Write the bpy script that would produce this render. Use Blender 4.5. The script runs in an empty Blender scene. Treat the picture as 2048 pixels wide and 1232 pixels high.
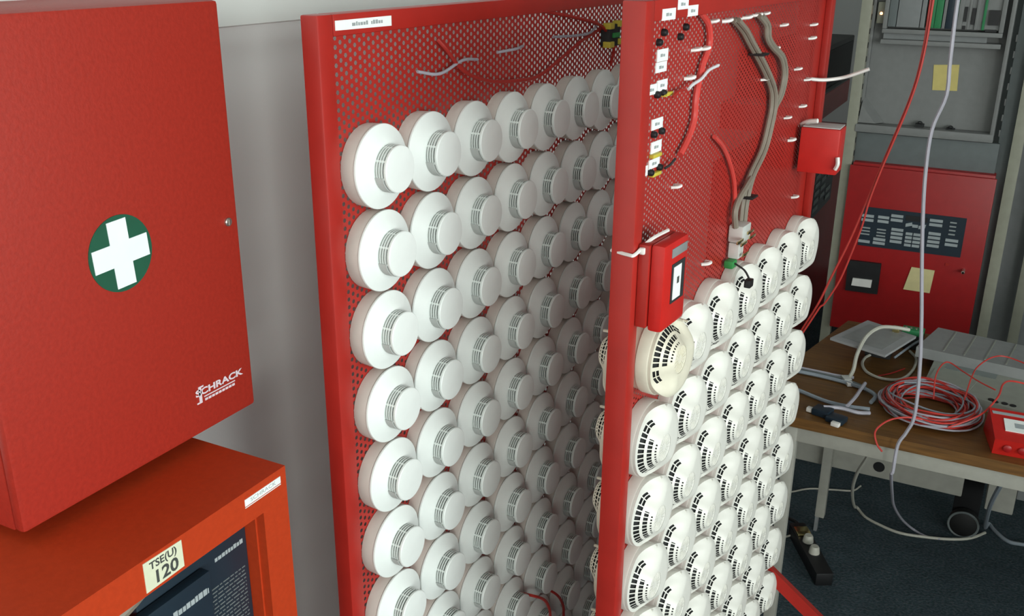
import bpy, bmesh, math, random
import numpy as np
from mathutils import Vector, Matrix
random.seed(7)
PI = math.pi
S = bpy.context.scene
C = S.collection

# ------------------------------------------------------------------ camera
def setup_camera():
    f, pitch, roll, yaw = 1952.7, .357, .0077, .4781
    cy, sy, cp, sp, cr, sr = math.cos(yaw), math.sin(yaw), math.cos(pitch), math.sin(pitch), math.cos(roll), math.sin(roll)
    r = Vector((cy, sy, 0)); h = Vector((-sy, cy, 0)); u = Vector((0, 0, 1))
    fw = h*cp - u*sp; up = h*sp + u*cp
    r2 = r*cr + up*sr; u2 = up*cr - r*sr
    cam = bpy.data.cameras.new('camera'); o = bpy.data.objects.new('camera', cam); C.objects.link(o)
    cam.sensor_fit = 'HORIZONTAL'; cam.sensor_width = 36.0; cam.lens = f/2048*36.0
    cam.clip_start = .02; cam.clip_end = 60
    m = Matrix.Identity(4)
    for i in range(3):
        m[i][0] = r2[i]; m[i][1] = u2[i]; m[i][2] = -fw[i]
    m[0][3], m[1][3], m[2][3] = 1.0, 0.0, 1.62
    o.matrix_world = m
    S.camera = o
setup_camera()

# ------------------------------------------------------------------ world, window light, exposure
W = bpy.data.worlds.new('world'); S.world = W; W.use_nodes = True
W.node_tree.nodes['Background'].inputs[0].default_value = (.75, .85, 1.0, 1)
W.node_tree.nodes['Background'].inputs[1].default_value = 1.0

def area(name, loc, rot, sx, sy, power, col):
    l = bpy.data.lights.new(name, 'AREA'); l.shape = 'RECTANGLE'; l.size = sx; l.size_y = sy
    l.energy = power; l.color = col
    o = bpy.data.objects.new(name, l); C.objects.link(o); o.location = loc; o.rotation_euler = rot
    return o
# daylight in the opening of the window in the right-hand wall (faces -X)
area('window_daylight', (3.66, -.15, 1.62), (0, PI/2, 0), 1.40, 2.7, 58, (.93, 1.0, .97)).data.spread = math.radians(130)
# added fill behind the photographer, brightens the wall and the gap between the panels
area('window_daylight_rear', (3.66, -3.2, 1.62), (0, PI/2, 0), 1.40, 2.1, 135, (.97, 1.0, .95))

S.view_settings.view_transform = 'Standard'
S.view_settings.look = 'None'
S.view_settings.gamma = 1.0
S.view_settings.use_curve_mapping = False
S.view_settings.exposure = 0.0

# ------------------------------------------------------------------ materials
MATS = {}
def mat(name, col, rough=.5, metal=0.0, var=.06, scale=40, bump=0.0, spec=.5, coat=0.0, trans=0.0, emit=None):
    m = bpy.data.materials.new(name); m.use_nodes = True
    nt = m.node_tree; b = nt.nodes['Principled BSDF']
    b.inputs['Roughness'].default_value = rough; b.inputs['Metallic'].default_value = metal
    b.inputs['Specular IOR Level'].default_value = spec
    b.inputs['Coat Weight'].default_value = coat
    b.inputs['Transmission Weight'].default_value = trans
    c = (*col, 1)
    tc = nt.nodes.new('ShaderNodeTexCoord')
    nz = nt.nodes.new('ShaderNodeTexNoise'); nz.inputs['Scale'].default_value = scale; nz.inputs['Detail'].default_value = 3
    nt.links.new(tc.outputs['Object'], nz.inputs['Vector'])
    rp = nt.nodes.new('ShaderNodeValToRGB')
    rp.color_ramp.elements[0].position = .3; rp.color_ramp.elements[1].position = .7
    rp.color_ramp.elements[0].color = tuple(max(0, v*(1-var)) for v in col) + (1,)
    rp.color_ramp.elements[1].color = tuple(min(1, v*(1+var)) for v in col) + (1,)
    nt.links.new(nz.outputs['Fac'], rp.inputs['Fac']); nt.links.new(rp.outputs['Color'], b.inputs['Base Color'])
    if bump:
        bp = nt.nodes.new('ShaderNodeBump'); bp.inputs['Strength'].default_value = bump; bp.inputs['Distance'].default_value = .002
        nt.links.new(nz.outputs['Fac'], bp.inputs['Height']); nt.links.new(bp.outputs['Normal'], b.inputs['Normal'])
    if emit:
        b.inputs['Emission Color'].default_value = (*emit[0], 1); b.inputs['Emission Strength'].default_value = emit[1]
    MATS[name] = m
    return m
mat('red_frame', (.36, .018, .012), .38, scale=25)
mat('red_cabinet', (.32, .020, .010), .55, spec=.35, scale=200, bump=.15, var=.08)
mat('orange_cabinet', (.44, .040, .008), .6, scale=150, bump=.1, spec=.2)
mat('red_sheet', (.36, .020, .014), .42, scale=60)
mat('red_unit', (.33, .007, .008), .4)
mat('red_bright', (.52, .016, .012), .35)
mat('white_plastic', (.77, .81, .78), .42, var=.02)
mat('cream_plastic', (.74, .73, .67), .42, var=.03)
mat('old_plastic', (.72, .68, .55), .45, var=.06)
mat('base_beige', (.60, .55, .50), .5, var=.03)
mat('vent_grey', (.07, .075, .07), .7)
mat('vent_dark', (.012, .013, .013), .8)
mat('grey_shade', (.50, .52, .50), .6)
mat('wall_grey', (.76, .77, .75), .85, var=.03, scale=3)
mat('wall_white', (.80, .84, .80), .8, var=.02, scale=4)
mat('ceiling_white', (.50, .51, .50), .9, var=.02)
mat('paper', (.82, .86, .83), .7, var=.03)
mat('ink', (.30, .33, .33), .8)
mat('ink_dark', (.05, .055, .05), .8)
mat('paper_cream', (.66, .68, .50), .7)
mat('paper_yellow', (.62, .52, .18), .7)
mat('paper_yellow_pale', (.66, .58, .30), .7)
mat('green_emblem', (.008, .085, .045), .5)
mat('white_paint', (.80, .86, .88), .5, var=.02)
mat('print_pink', (.66, .56, .60), .6, var=.05)
mat('steel', (.55, .53, .48), .3, metal=.9)
mat('navy', (.010, .022, .035), .42)
mat('print_grey', (.34, .38, .39), .7)
mat('black', (.008, .008, .009), .5)
mat('black_soft', (.02, .021, .022), .7)
mat('rubber_black', (.004, .004, .004), .6)
mat('cable_grey', (.22, .19, .15), .5)
mat('cable_pink', (.58, .06, .05), .22)
mat('cable_red', (.55, .045, .035), .4)
mat('cable_darkred', (.36, .022, .016), .45)
mat('cable_white', (.70, .70, .72), .4)
mat('cable_lilac', (.38, .37, .42), .4)
mat('cable_beige', (.50, .49, .42), .5)
mat('cable_bluegrey', (.26, .30, .34), .4)
mat('tie_white', (.78, .76, .72), .35)
mat('clear_plastic', (.80, .82, .78), .12, trans=.35)
mat('brass', (.75, .62, .30), .2, metal=1.0)
mat('green_plastic', (.03, .25, .06), .5)
mat('yellow_plastic', (.55, .45, .05), .5)
mat('metal_grey', (.22, .23, .23), .55, var=.05)
mat('metal_lightgrey', (.20, .205, .20), .55, var=.05)
mat('metal_darkgrey', (.13, .15, .15), .6)
mat('rack_beige', (.30, .30, .235), .5)
mat('apron', (.36, .355, .31), .5)
mat('device_beige', (.30, .315, .27), .5)
mat('device_grey', (.26, .27, .265), .5)
mat('plate_grey', (.33, .335, .34), .5)
mat('window_tint', (.20, .23, .22), .35)
mat('pcb_green', (.02, .20, .07), .5)
mat('led_orange', (1, .35, .1), .4, emit=((1, .35, .12), 9))

def wood():
    m = bpy.data.materials.new('wood'); m.use_nodes = True; nt = m.node_tree; b = nt.nodes['Principled BSDF']
    b.inputs['Roughness'].default_value = .45
    tc = nt.nodes.new('ShaderNodeTexCoord'); mp = nt.nodes.new('ShaderNodeMapping'); mp.inputs['Scale'].default_value = (3, 40, 40)
    nz = nt.nodes.new('ShaderNodeTexNoise'); nz.inputs['Scale'].default_value = 4; nz.inputs['Detail'].default_value = 5
    rp = nt.nodes.new('ShaderNodeValToRGB')
    rp.color_ramp.elements[0].position = .3; rp.color_ramp.elements[0].color = (.10, .045, .010, 1)
    rp.color_ramp.elements[1].position = .75; rp.color_ramp.elements[1].color = (.19, .088, .020, 1)
    nt.links.new(tc.outputs['Object'], mp.inputs['Vector']); nt.links.new(mp.outputs['Vector'], nz.inputs['Vector'])
    nt.links.new(nz.outputs['Fac'], rp.inputs['Fac']); nt.links.new(rp.outputs['Color'], b.inputs['Base Color'])
    MATS['wood'] = m
wood()
def carpet():
    m = bpy.data.materials.new('carpet'); m.use_nodes = True; nt = m.node_tree; b = nt.nodes['Principled BSDF']
    b.inputs['Roughness'].default_value = 1.0; b.inputs['Specular IOR Level'].default_value = .1
    tc = nt.nodes.new('ShaderNodeTexCoord')
    nz = nt.nodes.new('ShaderNodeTexNoise'); nz.inputs['Scale'].default_value = 130; nz.inputs['Detail'].default_value = 2
    n2 = nt.nodes.new('ShaderNodeTexNoise'); n2.inputs['Scale'].default_value = 14; n2.inputs['Detail'].default_value = 3
    rp = nt.nodes.new('ShaderNodeValToRGB'); e = rp.color_ramp.elements
    e[0].position = .3; e[0].color = (.046, .074, .078, 1); e[1].position = .7; e[1].color = (.115, .130, .140, 1)
    x = e.new(.5); x.color = (.068, .098, .115, 1)
    mx = nt.nodes.new('ShaderNodeMixRGB'); mx.blend_type = 'MULTIPLY'; mx.inputs['Fac'].default_value = .5
    nt.links.new(tc.outputs['Object'], nz.inputs['Vector']); nt.links.new(tc.outputs['Object'], n2.inputs['Vector'])
    nt.links.new(nz.outputs['Fac'], rp.inputs['Fac']); nt.links.new(rp.outputs['Color'], mx.inputs['Color1'])
    nt.links.new(n2.outputs['Fac'], mx.inputs['Color2']); nt.links.new(mx.outputs['Color'], b.inputs['Base Color'])
    bp = nt.nodes.new('ShaderNodeBump'); bp.inputs['Strength'].default_value = .6; bp.inputs['Distance'].default_value = .004
    nt.links.new(nz.outputs['Fac'], bp.inputs['Height']); nt.links.new(bp.outputs['Normal'], b.inputs['Normal'])
    MATS['carpet'] = m
carpet()

# ------------------------------------------------------------------ mesh helpers
class MB:
    """collects shapes, then links them as one mesh object"""
    def __init__(s): s.v = []; s.f = []; s.sm = []
    def add(s, vs, fs, smooth=False):
        n = len(s.v); s.v += [tuple(p) for p in vs]; s.f += [tuple(i+n for i in f) for f in fs]; s.sm += [smooth]*len(fs); return s
    def box(s, x0, x1, y0, y1, z0, z1, bev=0.0):
        if bev <= 0:
            vs = [(x, y, z) for x in (x0, x1) for y in (y0, y1) for z in (z0, z1)]
            fs = [(0,1,3,2),(4,6,7,5),(0,4,5,1),(2,3,7,6),(0,2,6,4),(1,5,7,3)]
            return s.add(vs, fs)
        bm = bmesh.new(); bmesh.ops.create_cube(bm, size=1)
        for v in bm.verts: v.co = Vector(((x0+x1)/2+v.co.x*(x1-x0), (y0+y1)/2+v.co.y*(y1-y0), (z0+z1)/2+v.co.z*(z1-z0)))
        bmesh.ops.bevel(bm, geom=bm.edges[:], offset=bev, segments=2, profile=.6, affect='EDGES')
        return s.frombm(bm, True)
    def frombm(s, bm, smooth=False):
        bm.verts.index_update()
        s.add([v.co[:] for v in bm.verts], [[v.index for v in f.verts] for f in bm.faces], smooth); bm.free(); return s
    def lathe(s, prof, seg=40, cy=0, cz=0, a0=0, a1=None, smooth=True, axis='x', c=(0,0,0)):
        """prof = [(h, r)] around +X (or Z), r = 0 closes"""
        full = a1 is None; n = seg if full else seg+1; span = 2*PI if full else a1-a0
        base = len(s.v); rings = []
        for h, r in prof:
            ring = []
            if r <= 1e-9:
                s.v.append(s._ax(h, 0, 0, axis, c)); ring = [len(s.v)-1]*n
            else:
                for k in range(n):
                    a = a0+span*k/seg
                    s.v.append(s._ax(h, r*math.cos(a), r*math.sin(a), axis, c)); ring.append(len(s.v)-1)
            rings.append(ring)
        for a, b in zip(rings, rings[1:]):
            for k in range(seg):
                k2 = (k+1) % n
                q = [a[k], a[k2], b[k2], b[k]]; q2 = []
                for i in q:
                    if i not in q2: q2.append(i)
                if len(q2) > 2: s.f.append(tuple(q2)); s.sm.append(smooth)
        return s
    @staticmethod
    def _ax(h, a, b, axis, c):
        p = (h, a, b) if axis == 'x' else ((a, b, h) if axis == 'z' else (b, h, a))
        return (p[0]+c[0], p[1]+c[1], p[2]+c[2])
    def prism(s, poly, x0, x1):
        """poly = [(y,z)], extruded from x0 to x1"""
        n = len(poly)
        vs = [(x0, y, z) for y, z in poly]+[(x1, y, z) for y, z in poly]
        fs = [tuple(range(n))[::-1], tuple(range(n, 2*n))]+[(i, (i+1) % n, n+(i+1) % n, n+i) for i in range(n)]
        return s.add(vs, fs)
    def tube(s, pts, r, seg=8, sub=5):
        P = smooth_path([Vector(p) for p in pts], sub)
        T = [(P[min(i+1, len(P)-1)]-P[max(i-1, 0)]).normalized() for i in range(len(P))]
        ref = Vector((0, 0, 1)) if abs(T[0].z) < .9 else Vector((1, 0, 0))
        N = (ref-T[0]*ref.dot(T[0])).normalized(); vs = []; fs = []
        for i, p in enumerate(P):
            N = (N-T[i]*N.dot(T[i])).normalized(); B = T[i].cross(N)
            for k in range(seg):
                a = 2*PI*k/seg; vs.append(p+(N*math.cos(a)+B*math.sin(a))*r)
        for i in range(len(P)-1):
            for k in range(seg):
                k2 = (k+1) % seg; fs.append((i*seg+k, i*seg+k2, (i+1)*seg+k2, (i+1)*seg+k))
        fs.append(tuple(range(seg))[::-1]); fs.append(tuple((len(P)-1)*seg+k for k in range(seg)))
        return s.add([v[:] for v in vs], fs, True)
    def bar(s, p0, p1, w, d=None):
        """square bar between two points"""
        d = d or w; p0, p1 = Vector(p0), Vector(p1); t = (p1-p0).normalized()
        ref = Vector((0, 0, 1)) if abs(t.z) < .95 else Vector((0, 1, 0))
        a = t.cross(ref).normalized()*w/2; b = t.cross(a).normalized()*d/2
        vs = [p+i*a+j*b for p in (p0, p1) for i in (-1, 1) for j in (-1, 1)]
        return s.add([v[:] for v in vs], [(0,1,3,2),(4,6,7,5),(0,4,5,1),(2,3,7,6),(0,2,6,4),(1,5,7,3)])
    def text(s, body, size, o, ax, ay, bold=0.0):
        """flat lettering: o = centre, ax = reading direction, ay = up"""
        cu = bpy.data.curves.new('t', 'FONT'); cu.body = body; cu.size = size; cu.align_x = 'CENTER'; cu.align_y = 'CENTER'
        cu.offset = bold; cu.resolution_u = 3
        ob = bpy.data.objects.new('t', cu); C.objects.link(ob)
        dg = bpy.context.evaluated_depsgraph_get(); me = bpy.data.meshes.new_from_object(ob.evaluated_get(dg))
        o, ax, ay = Vector(o), Vector(ax), Vector(ay)
        s.add([(o+ax*v.co.x+ay*v.co.y)[:] for v in me.vertices], [tuple(p.vertices) for p in me.polygons])
        bpy.data.objects.remove(ob); bpy.data.curves.remove(cu); bpy.data.meshes.remove(me)
        return s
    def mesh(s, name, m):
        me = bpy.data.meshes.new(name); me.from_pydata(s.v, [], s.f); me.update()
        me.polygons.foreach_set('use_smooth', s.sm)
        bm = bmesh.new(); bm.from_mesh(me); bmesh.ops.recalc_face_normals(bm, faces=bm.faces); bm.to_mesh(me); bm.free()
        if any(s.sm): me.set_sharp_from_angle(angle=math.radians(38))
        me.materials.append(MATS[m]); return me
    def build(s, name, m, parent=None, loc=None, rotz=0):
        o = bpy.data.objects.new(name, s.mesh(name, m)); C.objects.link(o)
        if parent: o.parent = parent
        if loc is not None: o.location = loc; o.rotation_euler = (0, 0, rotz)
        return o

def smooth_path(P, sub):
    if len(P) < 3 or sub <= 1: return P
    out = []
    for i in range(len(P)-1):
        p0 = P[i-1] if i else P[0]*2-P[1]; p1, p2 = P[i], P[i+1]; p3 = P[i+2] if i+2 < len(P) else P[-1]*2-P[-2]
        for k in range(sub):
            t = k/sub
            out.append(.5*((2*p1)+(p2-p0)*t+(2*p0-5*p1+4*p2-p3)*t*t+(3*p1-p0-3*p2+p3)*t**3))
    out.append(P[-1]); return out
def tag(o, label, cat, group=None):
    o['label'] = label; o['category'] = cat
    if group: o['group'] = group
    return o
def thing(name, label, cat, loc=(0,0,0), rotz=0, group=None):
    o = bpy.data.objects.new(name, None); C.objects.link(o); o.empty_display_size = .05
    o.location = loc; o.rotation_euler = (0, 0, rotz); return tag(o, label, cat, group)
def struct(o): o['kind'] = 'structure'; return o
def copy_tree(o, parent=None):
    c = o.copy(); C.objects.link(c); c.parent = parent
    for ch in o.children: copy_tree(ch, c)
    return c

# ------------------------------------------------------------------ the room
X1, Y0, Y1, ZC = 3.7, -4.6, 5.2, 2.7
struct(MB().box(-.12, X1+.12, Y0-.12, Y1+.12, -.08, 0).build('floor', 'carpet'))
struct(MB().box(-.12, X1+.12, Y0-.12, Y1+.12, ZC, ZC+.08).build('ceiling', 'ceiling_white'))
struct(MB().box(-.12, 0, Y0, Y1, 0, ZC).build('wall_left', 'wall_grey'))
struct(MB().box(-.12, X1+.12, Y1, Y1+.12, 0, ZC).build('wall_back', 'wall_grey'))
struct(MB().box(-.12, X1+.12, Y0-.12, Y0, 0, ZC).build('wall_front', 'wall_grey'))
wz0, wz1 = .90, 2.34
struct(MB().box(X1, X1+.12, Y0, -4.28, 0, ZC).box(X1, X1+.12, -2.12, -1.53, 0, ZC).box(X1, X1+.12, 1.23, Y1, 0, ZC)
    .box(X1, X1+.12, -4.28, -2.12, 0, wz0).box(X1, X1+.12, -4.28, -2.12, wz1, ZC).box(X1, X1+.12, -1.53, 1.23, 0, wz0).box(X1, X1+.12, -1.53, 1.23, wz1, ZC).build('wall_right', 'wall_white'))
for n, (wy0, wy1) in enumerate(((-1.53, 1.23), (-4.28, -2.12))):  # the second frame is added, it only houses the rear fill
    mid = (wy0+wy1)/2
    struct(MB().box(X1+.02, X1+.10, wy0, wy0+.05, wz0, wz1).box(X1+.02, X1+.10, wy1-.05, wy1, wz0, wz1).box(X1+.02, X1+.10, wy0+.05, wy1-.05, wz0, wz0+.05)
        .box(X1+.02, X1+.10, wy0+.05, wy1-.05, wz1-.05, wz1).box(X1+.02, X1+.10, mid-.03, mid+.03, wz0+.05, wz1-.05).build('window_%d' % (n+1), 'white_paint'))
struct(MB().box(-.001, .018, Y0, Y1, 1.511, 1.66, .003).build('trim_1', 'wall_white'))

# ------------------------------------------------------------------ first-aid cabinet on the left wall
def first_aid_cabinet():
    t = thing('first_aid_cabinet', 'red metal first-aid wall cabinet with green and white cross emblem', 'cabinet', (0, 0, 0))
    y0, y1, z0, z1 = .520, .861, 1.060, 1.559
    MB().box(.0005, .1658, y0, y1, z0, z1, .0015).build('body', 'red_cabinet', t)
    d = MB().box(.166, .180, y0, y1, z0, z1, .0045).build('door', 'red_cabinet', t)
    cy, cz = .684, 1.311
    e = MB().lathe([(.180, 0), (.1808, 0)] and [(.1800, .0415), (.1809, .0415), (.1809, 0)], 48, c=(0, cy, cz)).build('emblem', 'green_emblem', d)
    a = math.radians(3.0); w, l = .0125, .0365
    cross = [(-w, l), (w, l), (w, w), (l, w), (l, -w), (w, -w), (w, -l), (-w, -l), (-w, -w), (-l, -w), (-l, w), (-w, w)]
    cross = [(cy+p*math.cos(a)-q*math.sin(a), cz+p*math.sin(a)+q*math.cos(a)) for p, q in cross]
    MB().prism(cross, .1809, .1815).build('white_cross', 'white_paint', d)
    k = MB().lathe([(.180, .0052), (.1825, .0052), (.1835, .0042), (.1835, 0)], 20, c=(0, .843, 1.307)).box(.1834, .1842, .8422, .8438, 1.3035, 1.3105)
    k.build('lock', 'steel', d)
    s = MB().text('SCHRACK', .0185, (.1806, .8025, 1.1125), (0, .95, 0), (0, 0, .62), .0007).box(.1801, .1806, .776, .829, 1.1045, 1.1060)
    s.box(.1801, .1806, .768, .7725, 1.099, 1.1205).box(.1801, .1806, .7725, .7765, 1.1185, 1.1205).box(.1801, .1806, .764, .768, 1.099, 1.101)
    for k in range(9): s.box(.1801, .1806, .777+k*.0058, .7815+k*.0058, 1.0995, 1.1025)
    s.build('brand_print', 'print_pink', d)
    return t
first_aid_cabinet()

# ------------------------------------------------------------------ floor cabinet under it
def floor_cabinet():
    t = thing('equipment_cabinet', 'orange-red open-front equipment cabinet with cream number sticker, below the first-aid cabinet', 'cabinet')
    y0, y1, z1, xf = .18, .774, 1.044, .300
    b = MB().box(.01, xf-.012, y0, y0+.012, 0, z1-.012).box(.01, xf-.012, y1-.012, y1, 0, z1-.012).box(.01, .022, y0, y1, 0, z1-.012).box(.01, xf-.012, y0, y1, 0, .05)
    b.build('body', 'orange_cabinet', t)
    MB().box(.01, xf-.012, y0, y1, z1-.012, z1).build('top_panel', 'orange_cabinet', t)
    fr = MB().box(xf-.012, xf, y0, y1, z1-.041, z1).box(xf-.012, xf, y1-.042, y1, .06, z1-.041).box(xf-.012, xf, y0, y0+.042, .06, z1-.041).box(xf-.012, xf, y0, y1, 0, .06)
    fr = fr.box(xf-.03, xf-.012, y1-.0445, y1-.042, .06, z1-.041)
    f = fr.build('front_frame', 'orange_cabinet', t)
    MB().box(xf, xf+.0006, .704, .764, 1.0262, 1.0348).box(xf, xf+.0006, .704, .764, 1.0240, 1.0250).build('brand_plate', 'paper', f)
    MB().text('SCHRACK', .0078, (xf+.0008, .734, 1.0306), (0, 1.22, 0), (0, 0, .85)).build('brand_lettering', 'print_grey', f)
    p = [(.558, 1.006), (.609, 1.0075), (.609, 1.0392), (.558, 1.0405)]
    MB().prism(p, xf, xf+.0007).build('number_sticker', 'paper_cream', f)
    MB().text('TSE(U)', .0125, (xf+.0009, .5835, 1.0325), (0, 1, 0), (0, .01, .95), .0003).text('120', .0225, (xf+.0009, .585, 1.0165), (0, 1, 0), (0, .01, .9), .0006).build('sticker_lettering', 'ink_dark', f)
floor_cabinet()
def manual_box(label, y0, y1, z0, z1, x0, x1, tilt, title, lines):
    t = thing('equipment_box', label, 'box', (x1, (y0+y1)/2, z0)); w = (y1-y0)/2; h = z1-z0
    t.rotation_euler = (tilt, 0, 0)
    b = MB().box(x0-x1, 0, -w, w, 0, h, .002).build('case', 'navy', t)
    m = MB()
    for (u, v, l, th) in title:
        k = 0.0
        while k < l:
            d = random.uniform(.003, .006); m.box(0, .0005, -w+u+k, -w+u+min(k+d, l), v, v+th*random.uniform(.75, 1)); k += d+.0012
    m.build('title_print', 'print_grey', b)
    m = MB()
    for (u, v, l, n, dv) in lines:
        for r in range(n):
            k = 0.0
            while k < l:
                d = random.uniform(.003, .011); m.box(0, .0004, -w+u+k, -w+u+min(k+d, l), v-r*dv, v-r*dv+.0016); k += d+.002
    m.build('small_print', 'metal_darkgrey', b)
manual_box('tall dark navy box with small printed lines at the right of the open cabinet', .565, .729, .052, .990, .08, .272, 0,
    [(.112, .908, .046, .006)], [(.085, .875, .072, 16, .0052)])
manual_box('shorter dark navy box with grey title, in front of the tall one in the cabinet', .50, .655, .052, .968, .2735, .2865, 0,
    [(.098, .890, .052, .008)], [(.03, .86, .06, 6, .006)])
tag(MB().tube([(.26, .40, .93), (.275, .46, .968), (.285, .54, .993), (.275, .585, .999), (.255, .59, .975), (.25, .56, .90), (.25, .53, .70), (.25, .53, .06)], .008, 8).build('cable_loop', 'cable_grey'),
    'brownish grey cable loop beside the dark boxes in the open cabinet', 'cable')

# ------------------------------------------------------------------ red perforated panels
AA, AB = .0401, .0766
A_LOC, B_LOC = (.307, .953), (.623, 1.063)
ZA, ZB = 1.369, 1.173
def perforated(u0, u1, z0, z1, p=.010, r=.0029):
    """sheet of hexagonal cells, each with a hole, in the local YZ plane"""
    dx = p*math.sqrt(3)/2; cs = []
    n = int((u1-u0)/dx)
    for i in range(n+1):
        u = u0+i*dx; off = (i % 2)*p/2
        m = int((z1-z0-off)/p)
        for j in range(m+1): cs.append((u, z0+off+j*p))
    cs = np.array(cs); R = p/math.sqrt(3)
    ang = np.arange(6)*PI/3
    o = np.stack([np.cos(ang)*R, np.sin(ang)*R], 1); q = np.stack([np.cos(ang)*r, np.sin(ang)*r], 1)
    loc = np.concatenate([o, q], 0)
    V = (cs[:, None, :]+loc[None]).reshape(-1, 2)
    V = np.concatenate([np.zeros((len(V), 1)), V], 1)
    f = np.array([(k, (k+1) % 6, 6+(k+1) % 6, 6+k) for k in range(6)])
    Fc = (np.arange(len(cs))[:, None, None]*12+f[None]).reshape(-1, 4)
    me = bpy.data.meshes.new('perforated_sheet')
    me.vertices.add(len(V)); me.vertices.foreach_set('co', V.astype(np.float32).ravel())
    me.loops.add(Fc.size); me.loops.foreach_set('vertex_index', Fc.ravel().astype(np.int32))
    me.polygons.add(len(Fc)); me.polygons.foreach_set('loop_start', np.arange(0, Fc.size, 4, dtype=np.int32))
    me.update(calc_edges=True); me.validate()
    return me
def sheet(parent, *a, **k):
    me = perforated(*a, **k); me.materials.append(MATS['red_sheet'])
    o = bpy.data.objects.new('perforated_sheet', me); C.objects.link(o); o.parent = parent
    return o

# --- panel A, beside the wall
PA = thing('detector_panel', 'long red perforated panel along the wall, carrying white stepped smoke detectors', 'display panel', (*A_LOC, 0), -AA)
aw0, aw1, atop, abot = -.084, .83, 1.5465, .145
MB().box(-.016, .008, aw0, aw0+.026, 0, atop, .0025).build('post', 'red_frame', PA)
MB().box(-.016, .008, aw1-.026, aw1, 0, atop, .0025).build('post', 'red_frame', PA)
MB().box(-.016, .008, aw0+.0262, aw1-.0262, atop-.024, atop, .0025).build('top_rail', 'red_frame', PA)
MB().box(-.016, .008, aw0+.0262, aw1-.0262, abot-.024, abot, .0025).build('bottom_rail', 'red_frame', PA)
for u in (aw0+.013, aw1-.013): MB().box(-.20, .20, u-.013, u+.013, 0, .026, .002).build('foot', 'red_frame', PA)
sheet(PA, aw0+.02, aw1-.02, abot-.005, atop-.02)
lb = MB().prism([(-.055, 1.529), (.048, 1.528), (.048, 1.5395), (-.055, 1.5395)], .0081, .0088).build('name_label', 'paper', PA)
m = MB(); y = -.026
for wd in (.0060, .0026, .0030, .0042, .0036, .0032, 0, .0022, .0036, .0042, .0036, .0030):
    if wd: m.box(.0088, .0091, y, y+wd, 1.5322, 1.5322+(.0045 if random.random() < .5 else .0034))
    y += (wd or .004)+.0012
m.build('label_print', 'ink', lb)
def cablA(name, label, pts, r, m, h=.006, cat='cable'):
    tag(MB().tube([(h+(.004 if 0 < i < len(pts)-1 else -.004), u, z) for i, (u, z) in enumerate(pts)], r, 8).build(name, m, None, (*A_LOC, 0), -AA), label, cat)
cablA('hanging_cable', 'dark red cable sagging in an arc across the top of the left panel', [(.154,1.504),(.163,1.491),(.189,1.469),(.220,1.453),(.279,1.438),(.358,1.431),(.420,1.432),(.504,1.455),(.566,1.473),(.662,1.487)], .0028, 'cable_darkred')
cablA('bare_wire', 'bent silvery wire on the mesh of the left panel, above the third detector', [(.108,1.468),(.147,1.462),(.201,1.474),(.252,1.470)], .0021, 'cable_lilac', cat='wire')
cablA('bare_wire', 'short straight silvery wire in the middle of the left panel mesh', [(.307,1.475),(.345,1.477),(.380,1.478)], .0021, 'cable_lilac', cat='wire')
cablA('bare_wire', 'silvery wire leading to the yellow terminal beside the front post', [(.476,1.484),(.540,1.482),(.593,1.483),(.645,1.496)], .0021, 'cable_lilac', cat='wire')
cablA('hanging_cable', 'dark red cable dropping from the top rail to the terminal of the left panel', [(.44,1.525),(.55,1.508),(.64,1.49),(.69,1.455),(.70,1.42)], .0028, 'cable_darkred')
tb = thing('terminal_block', 'yellow and dark terminal cluster on the left panel beside the front post', 'terminal', (*A_LOC, 0), -AA)
MB().box(.0005, .018, .655, .700, 1.455, 1.492, .002).build('body', 'black_soft', tb)
for u, z in ((.648, 1.489), (.686, 1.491), (.650, 1.458), (.690, 1.461)): MB().box(.008, .022, u, u+.018, z-.004, z+.006, .001).build('clip', 'yellow_plastic', tb)
MB().box(.018, .0225, .665, .690, 1.470, 1.478, .001).build('lever', 'green_plastic', tb)

# --- panel B, in front of it
PB = thing('detector_panel', 'red perforated panel in front, with wiring above and cream domed smoke detectors', 'display panel', (*B_LOC, 0), -AB)
btop, bbot = 1.566, .30
MB().box(-.008, .020, -.067, -.045, 0, btop, .0025).build('post', 'red_frame', PB)
MB().box(-.030, -.0012, .642, .722, 0, btop-.012, .0025).build('post', 'red_frame', PB)
MB().box(-.0011, .010, .700, .722, 1.13, btop-.012, .002).build('post_flange', 'red_frame', PB)
MB().box(-.008, .020, -.0448, .700, btop-.022, btop, .0025).build('top_rail', 'red_frame', PB)
MB().box(-.030, -.0012, -.0448, .641, bbot-.02, bbot, .0025).build('bottom_rail', 'red_frame', PB)
MB().box(-.20, .25, -.067, -.045, 0, .022, .002).build('foot', 'red_frame', PB)
sheet(PB, -.05, .66, bbot-.005, btop-.018, p=.0075, r=.0017)
def bl(x, y, z):  # world -> panel B local
    v = Vector((x-B_LOC[0], y-B_LOC[1], z)); return (v.x*math.cos(AB)-v.y*math.sin(AB), v.x*math.sin(AB)+v.y*math.cos(AB), v.z)
MB().bar(bl(.685, 1.735, .432), bl(1.10, 1.88, .0), .020, .024).build('brace', 'red_frame', PB)
LBL = [(.030,1.559,.030,.0115,.0203),(-.008,1.550,.036,.012,.0203),(.060,1.5505,.030,.012,.0203),(.026,1.503,.030,.0135,0),(.024,1.490,.030,.0115,0),(.001,1.467,.027,.0115,0),
       (.030,1.469,.028,.0125,0),(.022,1.426,.031,.0125,0),(.023,1.399,.029,.0135,0),(.020,1.380,.030,.011,0),(-.008,1.375,.020,.012,0)]
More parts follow.
